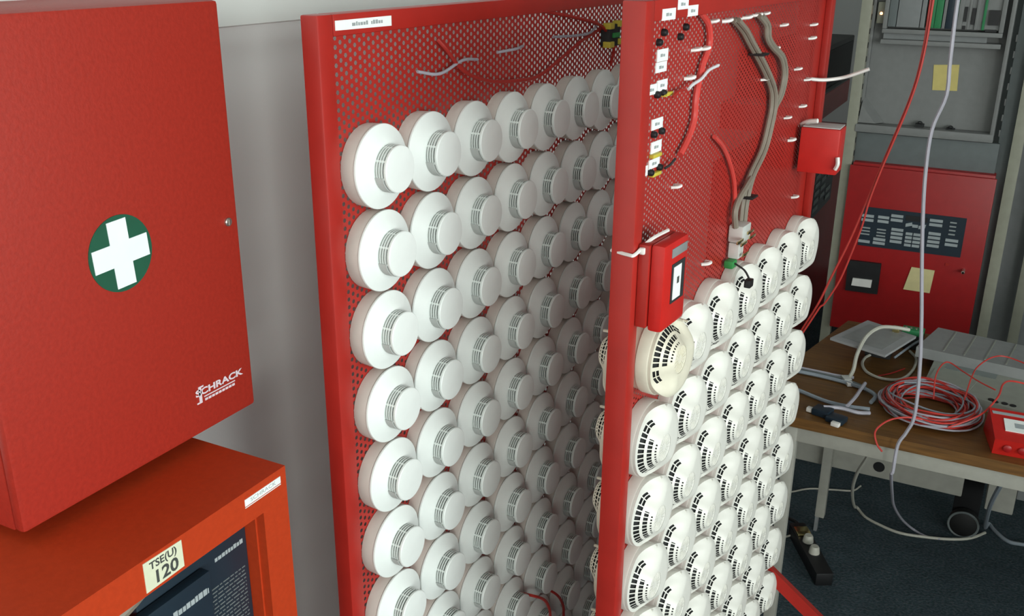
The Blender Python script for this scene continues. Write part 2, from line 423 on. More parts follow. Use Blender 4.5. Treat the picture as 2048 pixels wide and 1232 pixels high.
for u, z, w, hh, h in LBL:
    h = h or .0012
    o = MB().box(h-.0012, h, u-w/2, u+w/2, z-hh/2, z+hh/2).build('paper_label', 'paper', PB)
    MB().box(h, h+.0003, u-w*.22, u-w*.02, z-.0018, z+.0016).box(h, h+.0003, u+w*.03, u+w*.18, z-.0018, z+.001).build('label_print', 'ink', o)
for u, z in [(.023,1.528),(.011,1.518),(.086,1.530),(.071,1.520),(.014,1.460),(.031,1.460),(.011,1.415),(.033,1.416),(.008,1.371),(.033,1.373)]:
    MB().lathe([(0, .0042), (.004, .0042), (.006, .0030), (.006, 0)], 12, c=(0, u, z)).build('push_terminal', 'black', PB)
for u, z in [(.040,1.458),(.018,1.390),(.020,1.3675)]:
    MB().box(0, .006, u-.012, u+.012, z-.0022, z+.0022, .0008).build('yellow_jumper', 'yellow_plastic', PB)
for u, z in [(.169,1.532),(.217,1.530),(.251,1.529),(.293,1.530),(.334,1.531),(.368,1.531),(.460,1.510),(.430,1.479),(.620,1.501),(.620,1.480),(.557,1.437),(.607,1.372),(.528,1.364),(.564,1.323),
             (.394,1.438),(.118,1.502),(.146,1.501),(.103,1.470),(.084,1.340),(.212,1.206),(.62,1.414),(.62,1.216)]:
    s = random.uniform(.5, .75)
    MB().tube([(0, u-.010*s, z-.001), (.008, u-.004*s, z), (.010, u+.003*s, z+.0015), (.001, u+.009*s, z+.0005)], .0033*s, 6, 3).build('cable_tie', 'tie_white', PB)
def cablB(name, label, pts, r, m, h=.012, cat='cable', off=0.0):
    return tag(MB().tube([(h+off, u, z) for (u, z) in pts], r, 8).build(name, m, None, (*B_LOC, 0), -AB), label, cat)
b1 = [(.234,1.530),(.270,1.515),(.301,1.497),(.364,1.461),(.417,1.424),(.430,1.397),(.425,1.375),(.403,1.334),(.356,1.301),(.339,1.267),(.337,1.238)]
b2 = [(.333,1.530),(.365,1.516),(.375,1.498),(.403,1.483),(.451,1.464),(.473,1.437),(.463,1.408),(.436,1.390),(.432,1.373)]
g = 'grey cable bundle on the front panel'
def bundle():
    t = thing('cable_bundle', 'thick grey cable bundle running down the upper part of the front panel', 'cable', (*B_LOC, 0), -AB)
    for k, (du, dh) in enumerate(((-.0038, 0), (.0038, .001), (0, .0050))):
        MB().tube([(.008+dh, u+du, z) for u, z in b1], .0037, 8).build('strand', 'cable_grey', t)
    for k, (du, dh) in enumerate(((-.005, 0), (.005, .001))):
        MB().tube([(.009+dh, u+du, z) for u, z in b2], .0036, 8).build('strand', 'cable_grey', t)
    MB().tube([(.012, u, z) for u, z in [(.352,1.300),(.330,1.290),(.304,1.278),(.292,1.262),(.300,1.238)]], .0048, 8).build('strand', 'cable_grey', t)
    for u, z, a in [(.333,1.479,.9),(.344,1.2745,.9)]:
        MB().box(.001, .023, u-.013, u+.013, z-.0016, z+.0016, .0006).build('binding', 'black', t)
bundle()
cablB('translucent_cable', 'pink translucent cable hanging beside the labels on the front panel', [(.118,1.545),(.146,1.529),(.154,1.505),(.138,1.485),(.127,1.462),(.122,1.442),(.121,1.418),(.107,1.398),(.083,1.380)], .0042, 'cable_pink', .007)
cablB('translucent_cable', 'thin pink cable above the clear connector on the front panel', [(.200,1.384),(.237,1.364),(.268,1.338),(.292,1.309),(.302,1.285),(.305,1.25)], .0032, 'cable_pink', .006)
cablB('loose_wire', 'short white loose wire crossing the pink cable on the front panel', [(.078,1.460),(.090,1.464),(.117,1.468),(.140,1.476),(.172,1.479)], .0020, 'cable_white', .014, 'wire')
cablB('loose_wire', 'thin dark wire from the double paper label to the white wire', [(.040,1.455),(.060,1.460),(.078,1.459)], .0016, 'cable_darkred', .010, 'wire')
cablB('loose_wire', 'thin dark wire beside the lowest paper labels on the front panel', [(.036,1.372),(.050,1.373),(.066,1.378)], .0016, 'black_soft', .008, 'wire')
def clear_connector():
    t = thing('connector', 'clear plastic connector with metal contacts at the end of the grey bundle', 'connector', (*B_LOC, 0), -AB)
    MB().box(.002, .024, .300, .336, 1.214, 1.240, .003).build('shell', 'clear_plastic', t)
    MB().box(.004, .020, .300, .322, 1.190, 1.2135, .002).build('latch', 'clear_plastic', t)
    for u, z in ((.286, 1.222), (.304, 1.2145), (.330, 1.2265), (.340, 1.217), (.316, 1.196)):
        MB().box(.0245, .0265, u-.013, u+.013, z-.0022, z+.0022, .0008).build('contact', 'brass', t)
    MB().box(.004, .018, .285, .305, 1.178, 1.190, .003).build('cap', 'green_plastic', t)
clear_connector()
def call_point_panel():
    t = thing('call_point', 'red manual call point with white strip, tied to the post of the front panel', 'alarm button', (*B_LOC, 0), -AB)
    z0, z1 = 1.199, 1.305
    MB().box(.0203, .034, -.055, .020, z0+.004, z1-.002, .002).build('back_box', 'red_frame', t)
    c = MB().box(.0342, .052, -.052, .018, z0, z1-.001, .005).build('cover', 'red_bright', t)
    MB().box(.0518, .0530, -.030, .008, z0+.03, z0+.078, .0005).build('glass_frame', 'black_soft', c)
    MB().box(.0530, .0536, -.026, -.004, z0+.034, z0+.074).build('break_strip', 'paper', c)
    MB().box(.0518, .0528, -.032, .012, z0+.086, z0+.097, .0004).build('nameplate', 'metal_grey', c)
    MB().box(.0536, .0539, -.016, -.010, z0+.052, z0+.060).build('strip_mark', 'ink_dark', c)
    MB().tube([(-.010, -.062, 1.2925), (.015, -.0695, 1.293), (.0215, -.067, 1.2935), (.024, -.045, 1.301), (.028, -.03, 1.306), (.030, .005, 1.3065)], .0022, 6, 4).build('cable_tie', 'tie_white', t)
    MB().box(.0225, .029, -.0585, -.052, 1.292, 1.300, .0015).build('tie_head', 'tie_white', t)
call_point_panel()
def sounder():
    t = thing('sounder_box', 'small bright red box fixed at the right edge of the front panel', 'alarm box')
    MB().box(.678, .742, 1.655, 1.708, 1.265, 1.340, .003).build('housing', 'red_bright', t)
    MB().box(.680, .740, 1.657, 1.706, 1.3402, 1.342, .001).build('top_plate', 'grey_shade', t)
    MB().tube([(.7405, 1.652, 1.276), (.744, 1.650, 1.285), (.7425, 1.652, 1.296)], .0035, 6, 3).build('cable_tie', 'tie_white', t)
    MB().tube([(.668, 1.69, 1.336), (.682, 1.68, 1.345), (.700, 1.674, 1.349)], .004, 6, 3).build('cable_tie', 'tie_white', t)
sounder()
tag(MB().tube([(.668, 1.722, 1.410), (.69, 1.735, 1.408), (.715, 1.75, 1.411), (.735, 1.75, 1.418), (.760, 1.75, 1.429)], .0030, 6, 4).build('loose_tie', 'tie_white'),
    'long white cable tie sticking out from the right post of the front panel', 'cable tie')

# ------------------------------------------------------------------ smoke detectors
def stepped_detector():
    t = thing('smoke_detector', 'x', 'smoke detector')
    MB().lathe([(0, 0), (0, .0500), (.017, .0509), (.0188, .0503), (.0188, 0)], 48).build('base', 'base_beige', t)
    MB().lathe([(.0190, .0500), (.0198, .0512), (.0212, .0515), (.0226, .0509), (.0300, .0350), (.0318, .0310), (.0322, .0290), (.0322, 0)], 56).build('skirt', 'white_plastic', t)
    MB().lathe([(.0322, .0250), (.0452, .0250)], 32).build('vent_core', 'vent_grey', t)
    m = MB()
    for h in (.0350, .0386, .0422):
        m.lathe([(h-.0005, .0252), (h-.0005, .0284), (h+.0005, .0284), (h+.0005, .0252)], 40)
    for k in range(8):
        a = 2*PI*k/8+.3; r = .0268
        m.bar((.0322, r*math.cos(a), r*math.sin(a)), (.0452, r*math.cos(a), r*math.sin(a)), .0013, .0026)
    m.build('vent_ribs', 'white_plastic', t)
    MB().lathe([(.0324, .0293), (.0438, .0293), (.0438, .0255)], 10, a0=math.radians(194), a1=math.radians(262), smooth=True).build('indicator_window', 'grey_shade', t)
    MB().lathe([(.0452, 0), (.0452, .0278), (.0462, .0286), (.0485, .0286), (.0497, .0276), (.0500, .0262), (.0500, 0)], 48).build('cap', 'white_plastic', t)
    return t
def domed_detector(phi0, shell='cream_plastic', skew=28):
    t = thing('smoke_detector', 'x', 'smoke detector')
    MB().lathe([(0, 0), (0, .0512), (.0145, .0515), (.0160, .0506), (.0160, 0)], 48).build('base', 'base_beige' if shell == 'cream_plastic' else shell, t)
    N = 132; st = 2*PI/N; R = .0500; e = .0065; pe = phi0+math.radians(skew)
    ey, ez = e*math.cos(pe), e*math.sin(pe); rr = [.0182, .0190, .0206, .0224, .0252, .0300, .0330, .0356, .0366, .0392]
    def ease(t): t = min(1, max(0, t)); return t*t*(3-2*t)
    def grid(dh, k_r):
        vs = []
        for k in range(N):
            a = phi0+(k-.5)*st; da = a-pe
            off = abs((a-phi0+PI) % (2*PI)-PI); w = 1-ease((math.degrees(off)-74)/56)     # 1 on the sloping, slotted side
            rim = -e*math.cos(da)+math.sqrt(R*R-(e*math.sin(da))**2)
            rl = rr+[.0392+(rim-.0392)*f for f in (.45, .8, 1.0)]
            for r in rl:
                slope = .0205*min(1, (r-.0182)/.0215)**.95 if r > .0182 else 0
                rnd = .008*max(0, (r/rim-.72)/.28)**2.5
                h = .0405-w*slope-(1-w)*rnd
                vs.append((h-dh, ey+r*k_r*math.cos(a), ez+r*k_r*math.sin(a)))
            vs.append((.0162, ey+rim*k_r*math.cos(a), ez+rim*k_r*math.sin(a)))
        return vs
    nr = len(rr)+4; fs = []; full = []
    for k in range(N):
        kk = k if k < N/2 else k-N      # steps away from the slot sector's axis
        j = (kk+20) % 4; k2 = (k+1) % N
        for i in range(nr-1):
            hole = False
            if -20 <= kk < 20:
                if i in (6, 7, 8) and j != 3: hole = True
                if i == 4 and j != 3 and abs(kk) <= 18: hole = True
                if i == 2 and j in (1, 2) and abs(kk) <= 16: hole = True
            elif abs(kk) in range(22, 27) or abs(kk) in range(28, 33):
                if i in (6, 8): hole = True
            q = (k*nr+i, k2*nr+i, k2*nr+i+1, k*nr+i+1); full.append(q)
            if not hole: fs.append(q)
    MB().add(grid(0, 1), fs, True).build('head', shell, t)
    MB().add(grid(.0022, .965), full, True).build('insect_screen', 'vent_dark', t)
    m = MB().lathe([(.0402, .0186), (.0394, .0180), (.0394, 0)], 36, c=(0, ey, ez))
    for k in range(18):
        a = 2*PI*k/18; m.bar((.0395, ey+.006*math.cos(a), ez+.006*math.sin(a)), (.0395, ey+.0165*math.cos(a), ez+.0165*math.sin(a)), .0012, .0008)
    m.build('center_disc', shell, t)
    m = MB()
    for dg in (58, 78):
        a = math.radians(dg); m.bar((.0180, .0492*math.cos(a), .0492*math.sin(a)), (.0340, .0480*math.cos(a), .0480*math.sin(a)), .0026, .0026)
    m.build('locking_tab', shell, t)
    return t
ORD = ['first', 'second', 'third', 'fourth', 'fifth', 'sixth', 'seventh', 'eighth', 'ninth', 'tenth', 'eleventh', 'twelfth']
ROW = ['top row'] + [o+' row down' for o in ORD[1:]]
def place(o, F, a, h, u, z, flip=0):
    o.location = (F[0]+h*math.cos(a)+u*math.sin(a), F[1]-h*math.sin(a)+u*math.cos(a), z); o.rotation_euler = (0, 0, -a+flip)
used = []
def inst(proto):
    if proto not in used: used.append(proto); return proto
    return copy_tree(proto)
dA = stepped_detector()
for j in range(12):
    for i in range(8):
        if j > 9 and i < 3: continue
        o = inst(dA); place(o, A_LOC, AA, .0008, .105*i, ZA-.105*j)
        tag(o, 'white stepped smoke detector on the left wall-side panel, %s, %s from left' % (ROW[j], ORD[i]), 'smoke detector', 'stepped detectors on the wall-side panel')
dB = domed_detector(math.radians(190)); dO = domed_detector(math.radians(132), 'old_plastic'); dR = domed_detector(math.radians(40), 'old_plastic', 0)
for j in range(8):
    for i in range(7):
        if i == 0 and j == 0:
            place(dO, B_LOC, AB, .0115, .0185+.006, ZB-.0455+.012)
            dO.children[0].scale = (1, 1, 1)
            tag(dO, 'yellowed domed smoke detector directly under the red call point, turned differently from the rest', 'smoke detector', 'domed detectors on the front panel')
            MB().lathe([(-.0112, .0485), (0, .0490)], 40).build('spacer', 'old_plastic', dO)
            continue
        o = inst(dB); place(o, B_LOC, AB, .0008, .0185+.1026*i, ZB-.0455-.105*j)
        tag(o, 'cream domed smoke detector on the front panel, %s, %s from left' % (ROW[j], ORD[i]), 'smoke detector', 'domed detectors on the front panel')
for j in range(6):
    o = inst(dR); place(o, B_LOC, AB, -.0085, .0185, ZB-.0455-.105*j, PI)
    tag(o, 'cream smoke detector behind the front panel, left of its post, %s' % ('topmost' if j == 0 else ORD[j]+' from top'), 'smoke detector', 'detectors on the rear of the front panel')
tag(MB().tube([(.02, .340, .540), (.050, .354, .534), (.055, .385, .508), (.055, .406, .477), (.054, .415, .448), (.05, .420, .41), (.01, .41, .375)], .0028, 6).build('loose_wire', 'cable_red', None, (*A_LOC, 0), -AA), 'red loose wire looping between the lowest stepped detectors in view', 'wire')
tag(MB().tube([(.02, .425, .50), (.050, .437, .487), (.055, .459, .455), (.055, .469, .423), (.05, .468, .38), (.01, .46, .35)], .0026, 6).build('loose_wire', 'cable_darkred', None, (*A_LOC, 0), -AA), 'dark purplish red loose wire right of the red one among the lowest stepped detectors', 'wire')
bp = thing('wire_end', 'small black plug dangling at the top row of domed detectors below the clear connector', 'plug', (*B_LOC, 0), -AB)
MB().box(.0402, .050, .274, .290, 1.158, 1.170, .002).build('body', 'black', bp); MB().tube([(.018, .293, 1.186), (.035, .288, 1.180), (.045, .283, 1.170)], .0016, 6, 3).build('lead', 'black_soft', bp)

# ------------------------------------------------------------------ table
ZT = .67
def table():
    t = thing('work_table', 'wooden work table with pale metal frame, cluttered with cables and devices', 'table', (.67, 1.957, 0))
    X0, X2, Ya, Yb = 0.0, 1.55, 0.0, .655
    P = [(-.07, Ya), (X2, Ya), (X2, Yb), (.003, Yb), (-.07, .29)]
    MB().add([(x, y, z) for z in (ZT-.024, ZT) for x, y in P], [(4,3,2,1,0),(5,6,7,8,9)]+[(i, (i+1) % 5, 5+(i+1) % 5, 5+i) for i in range(5)]).build('tabletop', 'wood', t)
    MB().box(-.062, X2-.01, Ya+.012, Ya+.036, ZT-.062, ZT-.0245, .002).build('apron', 'apron', t)
    MB().box(X0+.004, X2-.01, Yb-.036, Yb-.012, ZT-.062, ZT-.0245, .002).build('apron', 'apron', t)
    MB().box(X0+.004, X0+.028, Ya+.037, Yb-.037, ZT-.062, ZT-.0245, .002).build('apron', 'apron', t)
    MB().box(X2-.034, X2-.01, Ya+.037, Yb-.037, ZT-.062, ZT-.0245, .002).build('apron', 'apron', t)
    for x, y in ((X0-.016, Ya+.01), (X0-.016, Yb-.002), (X2-.04, Ya+.01), (X2-.04, Yb-.002)):
        l = MB().box(x, x+.026, y, y+.026, .05, ZT-.0245, .002).build('leg', 'apron', t)
        MB().box(x+.001, x+.010, y+.004, y+.022, 0, .05).build('foot', 'metal_grey', l)
    tr = MB().box(-.10, .355, Yb+.03, Yb+.13, .205, .36, .004).build('cable_trough', 'apron', t)
    MB().lathe([(0, 0), (.004, 0)] and [(0, .0155), (-.001, .0155), (-.001, 0)], 24, axis='y', c=(.135, Yb+.030, .240)).build('cable_hole', 'black', tr)
    tr = MB().box(.415, .485, Yb+.03, Yb+.13, .185, .36, .004).build('cable_trough', 'apron', t)
    MB().box(.4852, 1.40, Yb+.03, Yb+.13, .235, .36, .004).build('cable_trough', 'metal_grey', t)
table()
def castor():
    t = thing('castor', 'black wheel standing on the carpet under the table between two beige boxes', 'wheel', (1.045, 2.80, 0))
    MB().lathe([(-.016, 0), (-.016, .034), (-.012, .041), (.012, .041), (.016, .034), (.016, 0)], 28, axis='y', c=(0, 0, .041)).build('wheel', 'rubber_black', t)
    MB().lathe([(-.0165, .037), (-.0175, .041), (-.0165, .043), (-.012, .0425)], 28, axis='y', c=(0, 0, .041)).build('rim', 'metal_darkgrey', t)
    MB().box(-.036, .036, .02, .03, .035, .34, .003).box(-.036, .036, -.01, .03, .30, .34, .003).build('fork', 'black', t)
castor()
T1 = ZT+.0005
def plate():
    t = thing('cover_plate', 'flat light grey cover plate propped on a block on the table', 'plate', (.766, 2.38, T1))
    P = [(.673,2.323),(.735,2.492),(.858,2.435),(.808,2.273)]
    vs = [(x-.766, y-2.38, .047+dz) for dz in (0, .006) for x, y in P]
    MB().add(vs, [(3,2,1,0),(4,5,6,7),(0,1,5,4),(1,2,6,5),(2,3,7,6),(3,0,4,7)]).build('plate', 'plate_grey', t)
    Q = [(p[0]*.74+.766*.26, p[1]*.74+2.385*.26) for p in P]
    MB().add([(x-.766, y-2.38, .0532) for x, y in Q]+[(x-.766, y-2.38, .0538) for x, y in Q], [(4,5,6,7),(0,1,5,4),(1,2,6,5),(2,3,7,6),(3,0,4,7)]).build('raised_field', 'device_grey', t)
    MB().box(-.015, .045, .0, .05, 0, .047, .002).build('block', 'black_soft', t)
    MB().box(.035, .052, .055, .075, .053, .066, .002).build('fitting', 'brass', t)
plate()
def green_terminal():
    t = thing('terminal_block', 'green terminal block with blue wire behind the grey plate on the table', 'terminal', (.85, 2.495, T1))
    MB().box(-.03, .022, -.018, .018, 0, .035, .002).build('base', 'black_soft', t)
    MB().box(-.03, .022, -.016, .016, .035, .050, .002).build('body', 'pcb_green', t)
    for k in range(4): MB().lathe([(.050, .003), (.0515, .003), (.0515, 0)], 10, axis='z', c=(-.022+k*.012, 0, 0)).build('screw', 'steel', t)
    MB().tube([(.02, -.02, .03), (.012, -.05, .035), (-.005, -.09, .03), (-.03, -.12, .01)], .003, 6).build('wire', 'cable_bluegrey', t)
green_terminal()
def device():
    t = thing('device_housing', 'large pale beige plastic device housing with ribs and small holes on the table', 'device', (.90, 2.09, T1))
    h = .024
    def q(P, z0, z1): return [((x-1)*1.03+.1, y*1.03-2.09, z) for z in (z0, z1) for x, y in P]
    Fq = [(3,2,1,0),(4,5,6,7),(0,1,5,4),(1,2,6,5),(2,3,7,6),(3,0,4,7)]
    MB().add(q([(.905,2.161),(.918,2.41),(1.45,2.36),(1.45,1.99)], 0, h), Fq).build('body', 'device_beige', t)
    MB().add([(x-.90, y-2.09, z) for z in (h+.0005, .05) for x, y in [(.866,2.372),(.900,2.533),(1.45,2.45),(1.45,2.30)]], Fq).build('rear_cover', 'device_grey', t)
    for k in range(5): MB().add([(x-.90, y-2.09, z) for z in (.0502, .0515) for x, y in [(.925+k*.045,2.375-k*.006),(.942+k*.045,2.520-k*.007),(.945+k*.045,2.520-k*.007),(.928+k*.045,2.375-k*.006)]], Fq).build('rib', 'device_beige', t)
    MB().add(q([(.938,2.262),(.946,2.340),(1.052,2.330),(1.044,2.252)], h+.0002, h+.0010), Fq).build('window', 'window_tint', t)
    MB().add(q([(.910,2.170),(.920,2.250),(1.01,2.225),(.995,2.150)], h+.0002, h+.002), Fq).build('front_panel', 'device_beige', t)
    for x, y in ((1.071,2.303),(1.049,2.125),(1.067,2.125),(1.083,2.122),(1.041,2.132)):
        MB().lathe([(h, .0068), (h+.0012, .0068), (h+.0012, 0)], 14, axis='z', c=((x-1)*1.03+.1, y*1.03-2.09, 0)).build('hole', 'black', t)
    MB().add(q([(.955,2.152),(.957,2.160),(.992,2.147),(.990,2.139)], h-.012, h+.0026), Fq).build('green_strip', 'pcb_green', t)
device()
def coil():
    t = thing('wire_coil', 'loose oval coil of red and grey wire lying on the table', 'coil', (.925, 2.125, T1))
    rnd = random.Random(5)
    cols = [('cable_red', 'cable_red', 'cable_lilac', 'cable_red', 'cable_bluegrey', 'cable_darkred', 'cable_lilac')[q % 7] for q in range(40)]
    for k in range(40):
        a = .090+rnd.uniform(-.030, .012); b = .102+rnd.uniform(-.042, .010); ph = rnd.uniform(-.35, .35); dx, dy = rnd.uniform(-.008, .008), rnd.uniform(-.008, .008); z = .004+k*.0007
        pts = []
        for i in range(17):
            th = 2*PI*i/16+k*.7; x, y = a*math.cos(th), b*math.sin(th)
            pts.append((dx+x*math.cos(ph)-y*math.sin(ph), dy+x*math.sin(ph)+y*math.cos(ph), z+.003*math.sin(3*th+k)))
        MB().tube(pts, .0020, 6, 3).build('strand', cols[k], t)
coil()
def wire(name, label, pts, r, m, cat='wire'):
    return tag(MB().tube(pts, r, 7).build(name, m), label, cat)
R1 = .002
wire('loose_wire', 'red wire end curling over the front edge of the table', [(.95,2.03,.69),(.900,2.01,.700),(.866,1.985,.700),(.846,1.965,.690),(.838,1.951,.676),(.846,1.944,.655),(.858,1.942,.642)], R1, 'cable_red')
wire('loose_wire', 'red wire looping from the coil up over the device holes', [(.97,2.02,.69),(1.001,2.035,.705),(1.030,2.06,.72),(1.052,2.11,.74),(1.058,2.16,.75),(1.075,2.20,.745),(1.12,2.22,.735)], R1, 'cable_red')
wire('loose_wire', 'thin red wire arching over the dark window of the device', [(.930,2.15,.69),(.925,2.20,.728),(.940,2.262,.738),(.975,2.24,.732),(1.01,2.20,.731),(1.046,2.170,.73)], .0016, 'cable_red')
wire('loose_wire', 'thin red wire arching across the right end of the device', [(.990,2.15,.70),(.996,2.215,.731),(1.005,2.27,.738),(1.03,2.33,.742),(1.06,2.355,.740),(1.12,2.33,.735)], .0016, 'cable_red')
wire('patch_cable', 'white cable with a clear plug arching over the grey plate', [(.742,2.205,.676),(.747,2.23,.69),(.746,2.270,.715),(.754,2.335,.738),(.776,2.385,.748),(.806,2.42,.742),(.84,2.44,.735)], .0045, 'cable_beige', 'cable')
p = thing('plug', 'clear plastic plug lying on the table in front of the grey plate', 'plug', (.738, 2.198, T1), .5)
MB().box(-.009, .009, -.013, .013, 0, .012, .002).build('shell', 'clear_plastic', p); MB().box(-.007, .007, -.030, -.015, .001, .009, .001).build('contact_end', 'tie_white', p)
wire('patch_cable', 'beige cable loop lying on the table below the grey plate', [(.770,2.395,.674),(.756,2.36,.674),(.756,2.315,.674),(.774,2.27,.674),(.812,2.248,.674),(.850,2.266,.674),(.868,2.33,.674),(.868,2.41,.674),(.848,2.455,.674)], .0035, 'cable_beige', 'cable')
wire('patch_cable', 'grey doubled cable bending back at the left of the coil', [(.625,2.192,.676),(.680,2.190,.676),(.738,2.181,.676),(.788,2.160,.678),(.812,2.134,.678),(.808,2.098,.676)], .0045, 'cable_bluegrey', 'cable')
wire('patch_cable', 'pale grey cable at the far left of the table, ending in a red tip', [(.622,2.214,.676),(.680,2.212,.676),(.715,2.210,.676),(.752,2.217,.676)], .004, 'cable_lilac', 'cable')
wire('patch_cable', 'dark grey cable running beside the doubled grey cable', [(.622,2.206,.675),(.682,2.203,.675),(.735,2.195,.676),(.785,2.173,.676)], .004, 'metal_darkgrey', 'cable')
wire('patch_cable', 'grey cable behind the black adapter, nearest the table middle', [(.625,2.098,.676),(.662,2.082,.676),(.720,2.057,.676),(.770,2.054,.676),(.811,2.062,.676)], .0045, 'cable_bluegrey', 'cable')
wire('patch_cable', 'pale grey cable leaving the black adapter', [(.722,2.006,.685),(.755,2.020,.684),(.791,2.024,.680),(.814,2.042,.676)], .0042, 'cable_lilac', 'cable')
wire('patch_cable', 'short pale cable crossing over the grey cables on the table', [(.768,2.030,.688),(.776,2.085,.688),(.779,2.130,.687),(.783,2.172,.687)], .004, 'cable_lilac', 'cable')
wire('loose_wire', 'thin dark pink wire inside the beige cable loop', [(.800,2.262,.673),(.825,2.29,.674),(.850,2.335,.674)], .0018, 'cable_darkred')
a = thing('adapter', 'black adapter with pale plug at the front left corner of the table', 'adapter', (.735, 1.99, T1), -.25)
MB().box(-.032, .006, -.012, .020, 0, .016, .003).build('body', 'navy', a); MB().box(.004, .042, -.022, .010, 0, .012, .003).build('cover', 'navy', a)
MB().box(-.046, -.033, -.008, .004, .001, .011, .002).build('plug', 'tie_white', a); MB().box(.022, .040, -.034, -.0225, .0, .009, .002).build('connector', 'tie_white', a)
def table_call_point():
    t = thing('call_point', 'red call point box with white label lying on the table beside the coil', 'alarm button', (1.058, 1.972, T1), .06)
    P = [(-.03, 0), (.10, 0), (.10, .115), (-.03, .115)]
    MB().add([(0, .012, 0), (.11, .012, 0), (.11, .120, 0), (-.015, .120, 0), (0, .0, .038), (.11, .0, .038), (.11, .095, .062), (-.013, .095, .062)], [(3,2,1,0),(4,5,6,7),(0,1,5,4),(1,2,6,5),(2,3,7,6),(3,0,4,7)]).build('case', 'red_bright', t)
    n = Vector((0, -.245, .97)); o = Vector((0, 0, .038)); ay = Vector((0, .97, .245))
    def pt(x, v, d): return (o+Vector((x, 0, 0))+ay*v+n*d)[:]
    MB().add([pt(x, v, d) for d in (.0003, .002) for x, v in ((.018, .030), (.085, .030), (.085, .068), (.014, .068))], [(3,2,1,0),(4,5,6,7),(0,1,5,4),(1,2,6,5),(2,3,7,6),(3,0,4,7)]).build('label', 'paper', t)
    MB().add([pt(x, v, d) for d in (.002, .0026) for x, v in ((.036, .042), (.085, .042), (.085, .056), (.034, .056))], [(3,2,1,0),(4,5,6,7),(0,1,5,4),(1,2,6,5),(2,3,7,6),(3,0,4,7)]).build('symbol', 'print_grey', t)
    MB().add([pt(x, v, d) for d in (.0003, .001) for x, v in ((-.006, .080), (.1, .080), (.1, .088), (-.008, .088))], [(3,2,1,0),(4,5,6,7),(0,1,5,4),(1,2,6,5),(2,3,7,6),(3,0,4,7)]).build('edge_strip', 'print_grey', t)
    for x in (.025, .052): MB().lathe([(-.0025, .008), (-.004, .006), (-.004, 0)], 16, axis='y', c=(x, .004, .020)).build('button', 'red_unit', t)
table_call_point()

# ------------------------------------------------------------------ hanging and floor cables
wire('hanging_cable', 'pale lilac cable hanging from above across the table front to the carpet', [(.90,1.95,2.699),(.875,1.93,2.2),(.868,1.93,1.70),(.866,1.93,1.534),(.869,1.93,1.433),(.872,1.93,1.372),(.857,1.93,1.308),(.858,1.93,1.225),(.867,1.93,1.131),(.880,1.93,1.03),(.892,1.93,.944),(.903,1.93,.845),(.908,1.93,.744),(.898,1.93,.702),(.886,1.93,.670),
     (.885,1.93,.612),(.882,1.955,.585),(.875,2.200,.412),(.872,2.420,.254),(.886,2.620,.107),(.912,2.745,.012),(.952,2.733,.004),(.992,2.738,.004)], .0036, 'cable_lilac', 'cable')
wire('floor_cable', 'long pale cable curving over the carpet from under the table apron', [(.830,2.03,.62),(.818,2.100,.544),(.792,2.200,.443),(.772,2.350,.318),(.758,2.550,.168),(.752,2.700,.061),(.750,2.79,.010),(.780,2.757,.004),(.827,2.731,.004),(.885,2.715,.004),(.953,2.728,.004),(1.018,2.750,.004),(1.070,2.784,.004),(1.107,2.836,.004)], .0042, 'cable_beige', 'cable')
wire('floor_cable', 'thick grey cable dropping to the carpet at the right edge of view', [(1.10,2.08,.60),(1.092,2.200,.487),(1.088,2.350,.362),(1.095,2.600,.185),(1.104,2.82,.03),(1.114,2.89,.006),(1.133,2.857,.005),(1.168,2.817,.005),(1.211,2.820,.005),(1.30,2.84,.005)], .0055, 'cable_bluegrey', 'cable')
wire('floor_cable', 'thin pale wire lying straight on the carpet behind the table leg', [(.53,2.79,.003),(.553,2.801,.003),(.598,2.846,.003),(.669,2.876,.003),(.720,2.898,.003),(.738,2.940,.003)], .0028, 'cable_beige', 'cable')
wire('hanging_cable', 'red cable running diagonally from above the rack down behind the front panel', [(.82,2.2,2.699),(.805,2.2,2.1),(.800,2.2,1.62),(.798,2.2,1.521),(.798,2.2,1.443),(.794,2.2,1.374),(.783,2.2,1.312),(.764,2.2,1.237),(.747,2.2,1.171),(.730,2.2,1.103),(.705,2.2,1.008),(.673,2.2,.909),(.653,2.2,.845),(.60,2.2,.70),(.55,2.2,.40),(.52,2.2,.003)], .0026, 'cable_red', 'cable')
wire('hanging_cable', 'second red cable leaving the diagonal one halfway and sagging below it', [(.83,2.195,2.699),(.812,2.195,2.1),(.804,2.195,1.62),(.803,2.195,1.521),(.802,2.195,1.443),(.797,2.195,1.374),(.786,2.195,1.312),(.767,2.195,1.237),(.750,2.195,1.171),(.735,2.195,1.103),(.727,2.195,1.045),(.714,2.195,.986),(.695,2.195,.913),(.669,2.195,.854),(.652,2.195,.826),(.59,2.195,.66),(.545,2.195,.36),(.51,2.195,.003)], .0022, 'cable_red', 'cable')
def power_strip():
    t = thing('power_strip', 'black power strip with two white plugs on the carpet by the table leg', 'power strip', (.674, 2.462, 0), math.radians(29.3))
    MB().box(-.024, .024, -.125, .125, 0, .04, .006).build('body', 'black', t)
    for y in (.024, -.030):
        s = MB().lathe([(.040, .018), (.0415, .018), (.0415, 0)], 20, axis='z', c=(0, y, 0)).build('socket', 'black_soft', t)
        pl = MB().lathe([(.0418, .015), (.058, .013), (.063, .010), (.063, 0)], 20, axis='z', c=(0, y, 0)).build('plug', 'cable_beige', t)
    MB().box(-.020, .020, .05, .095, .0402, .046, .002).build('switch', 'brass', t)
    MB().tube([(0, .125, .02), (.01, .16, .018), (-.03, .22, .008), (-.10, .26, .006)], .005, 7).build('cord', 'rubber_black', t)
power_strip()
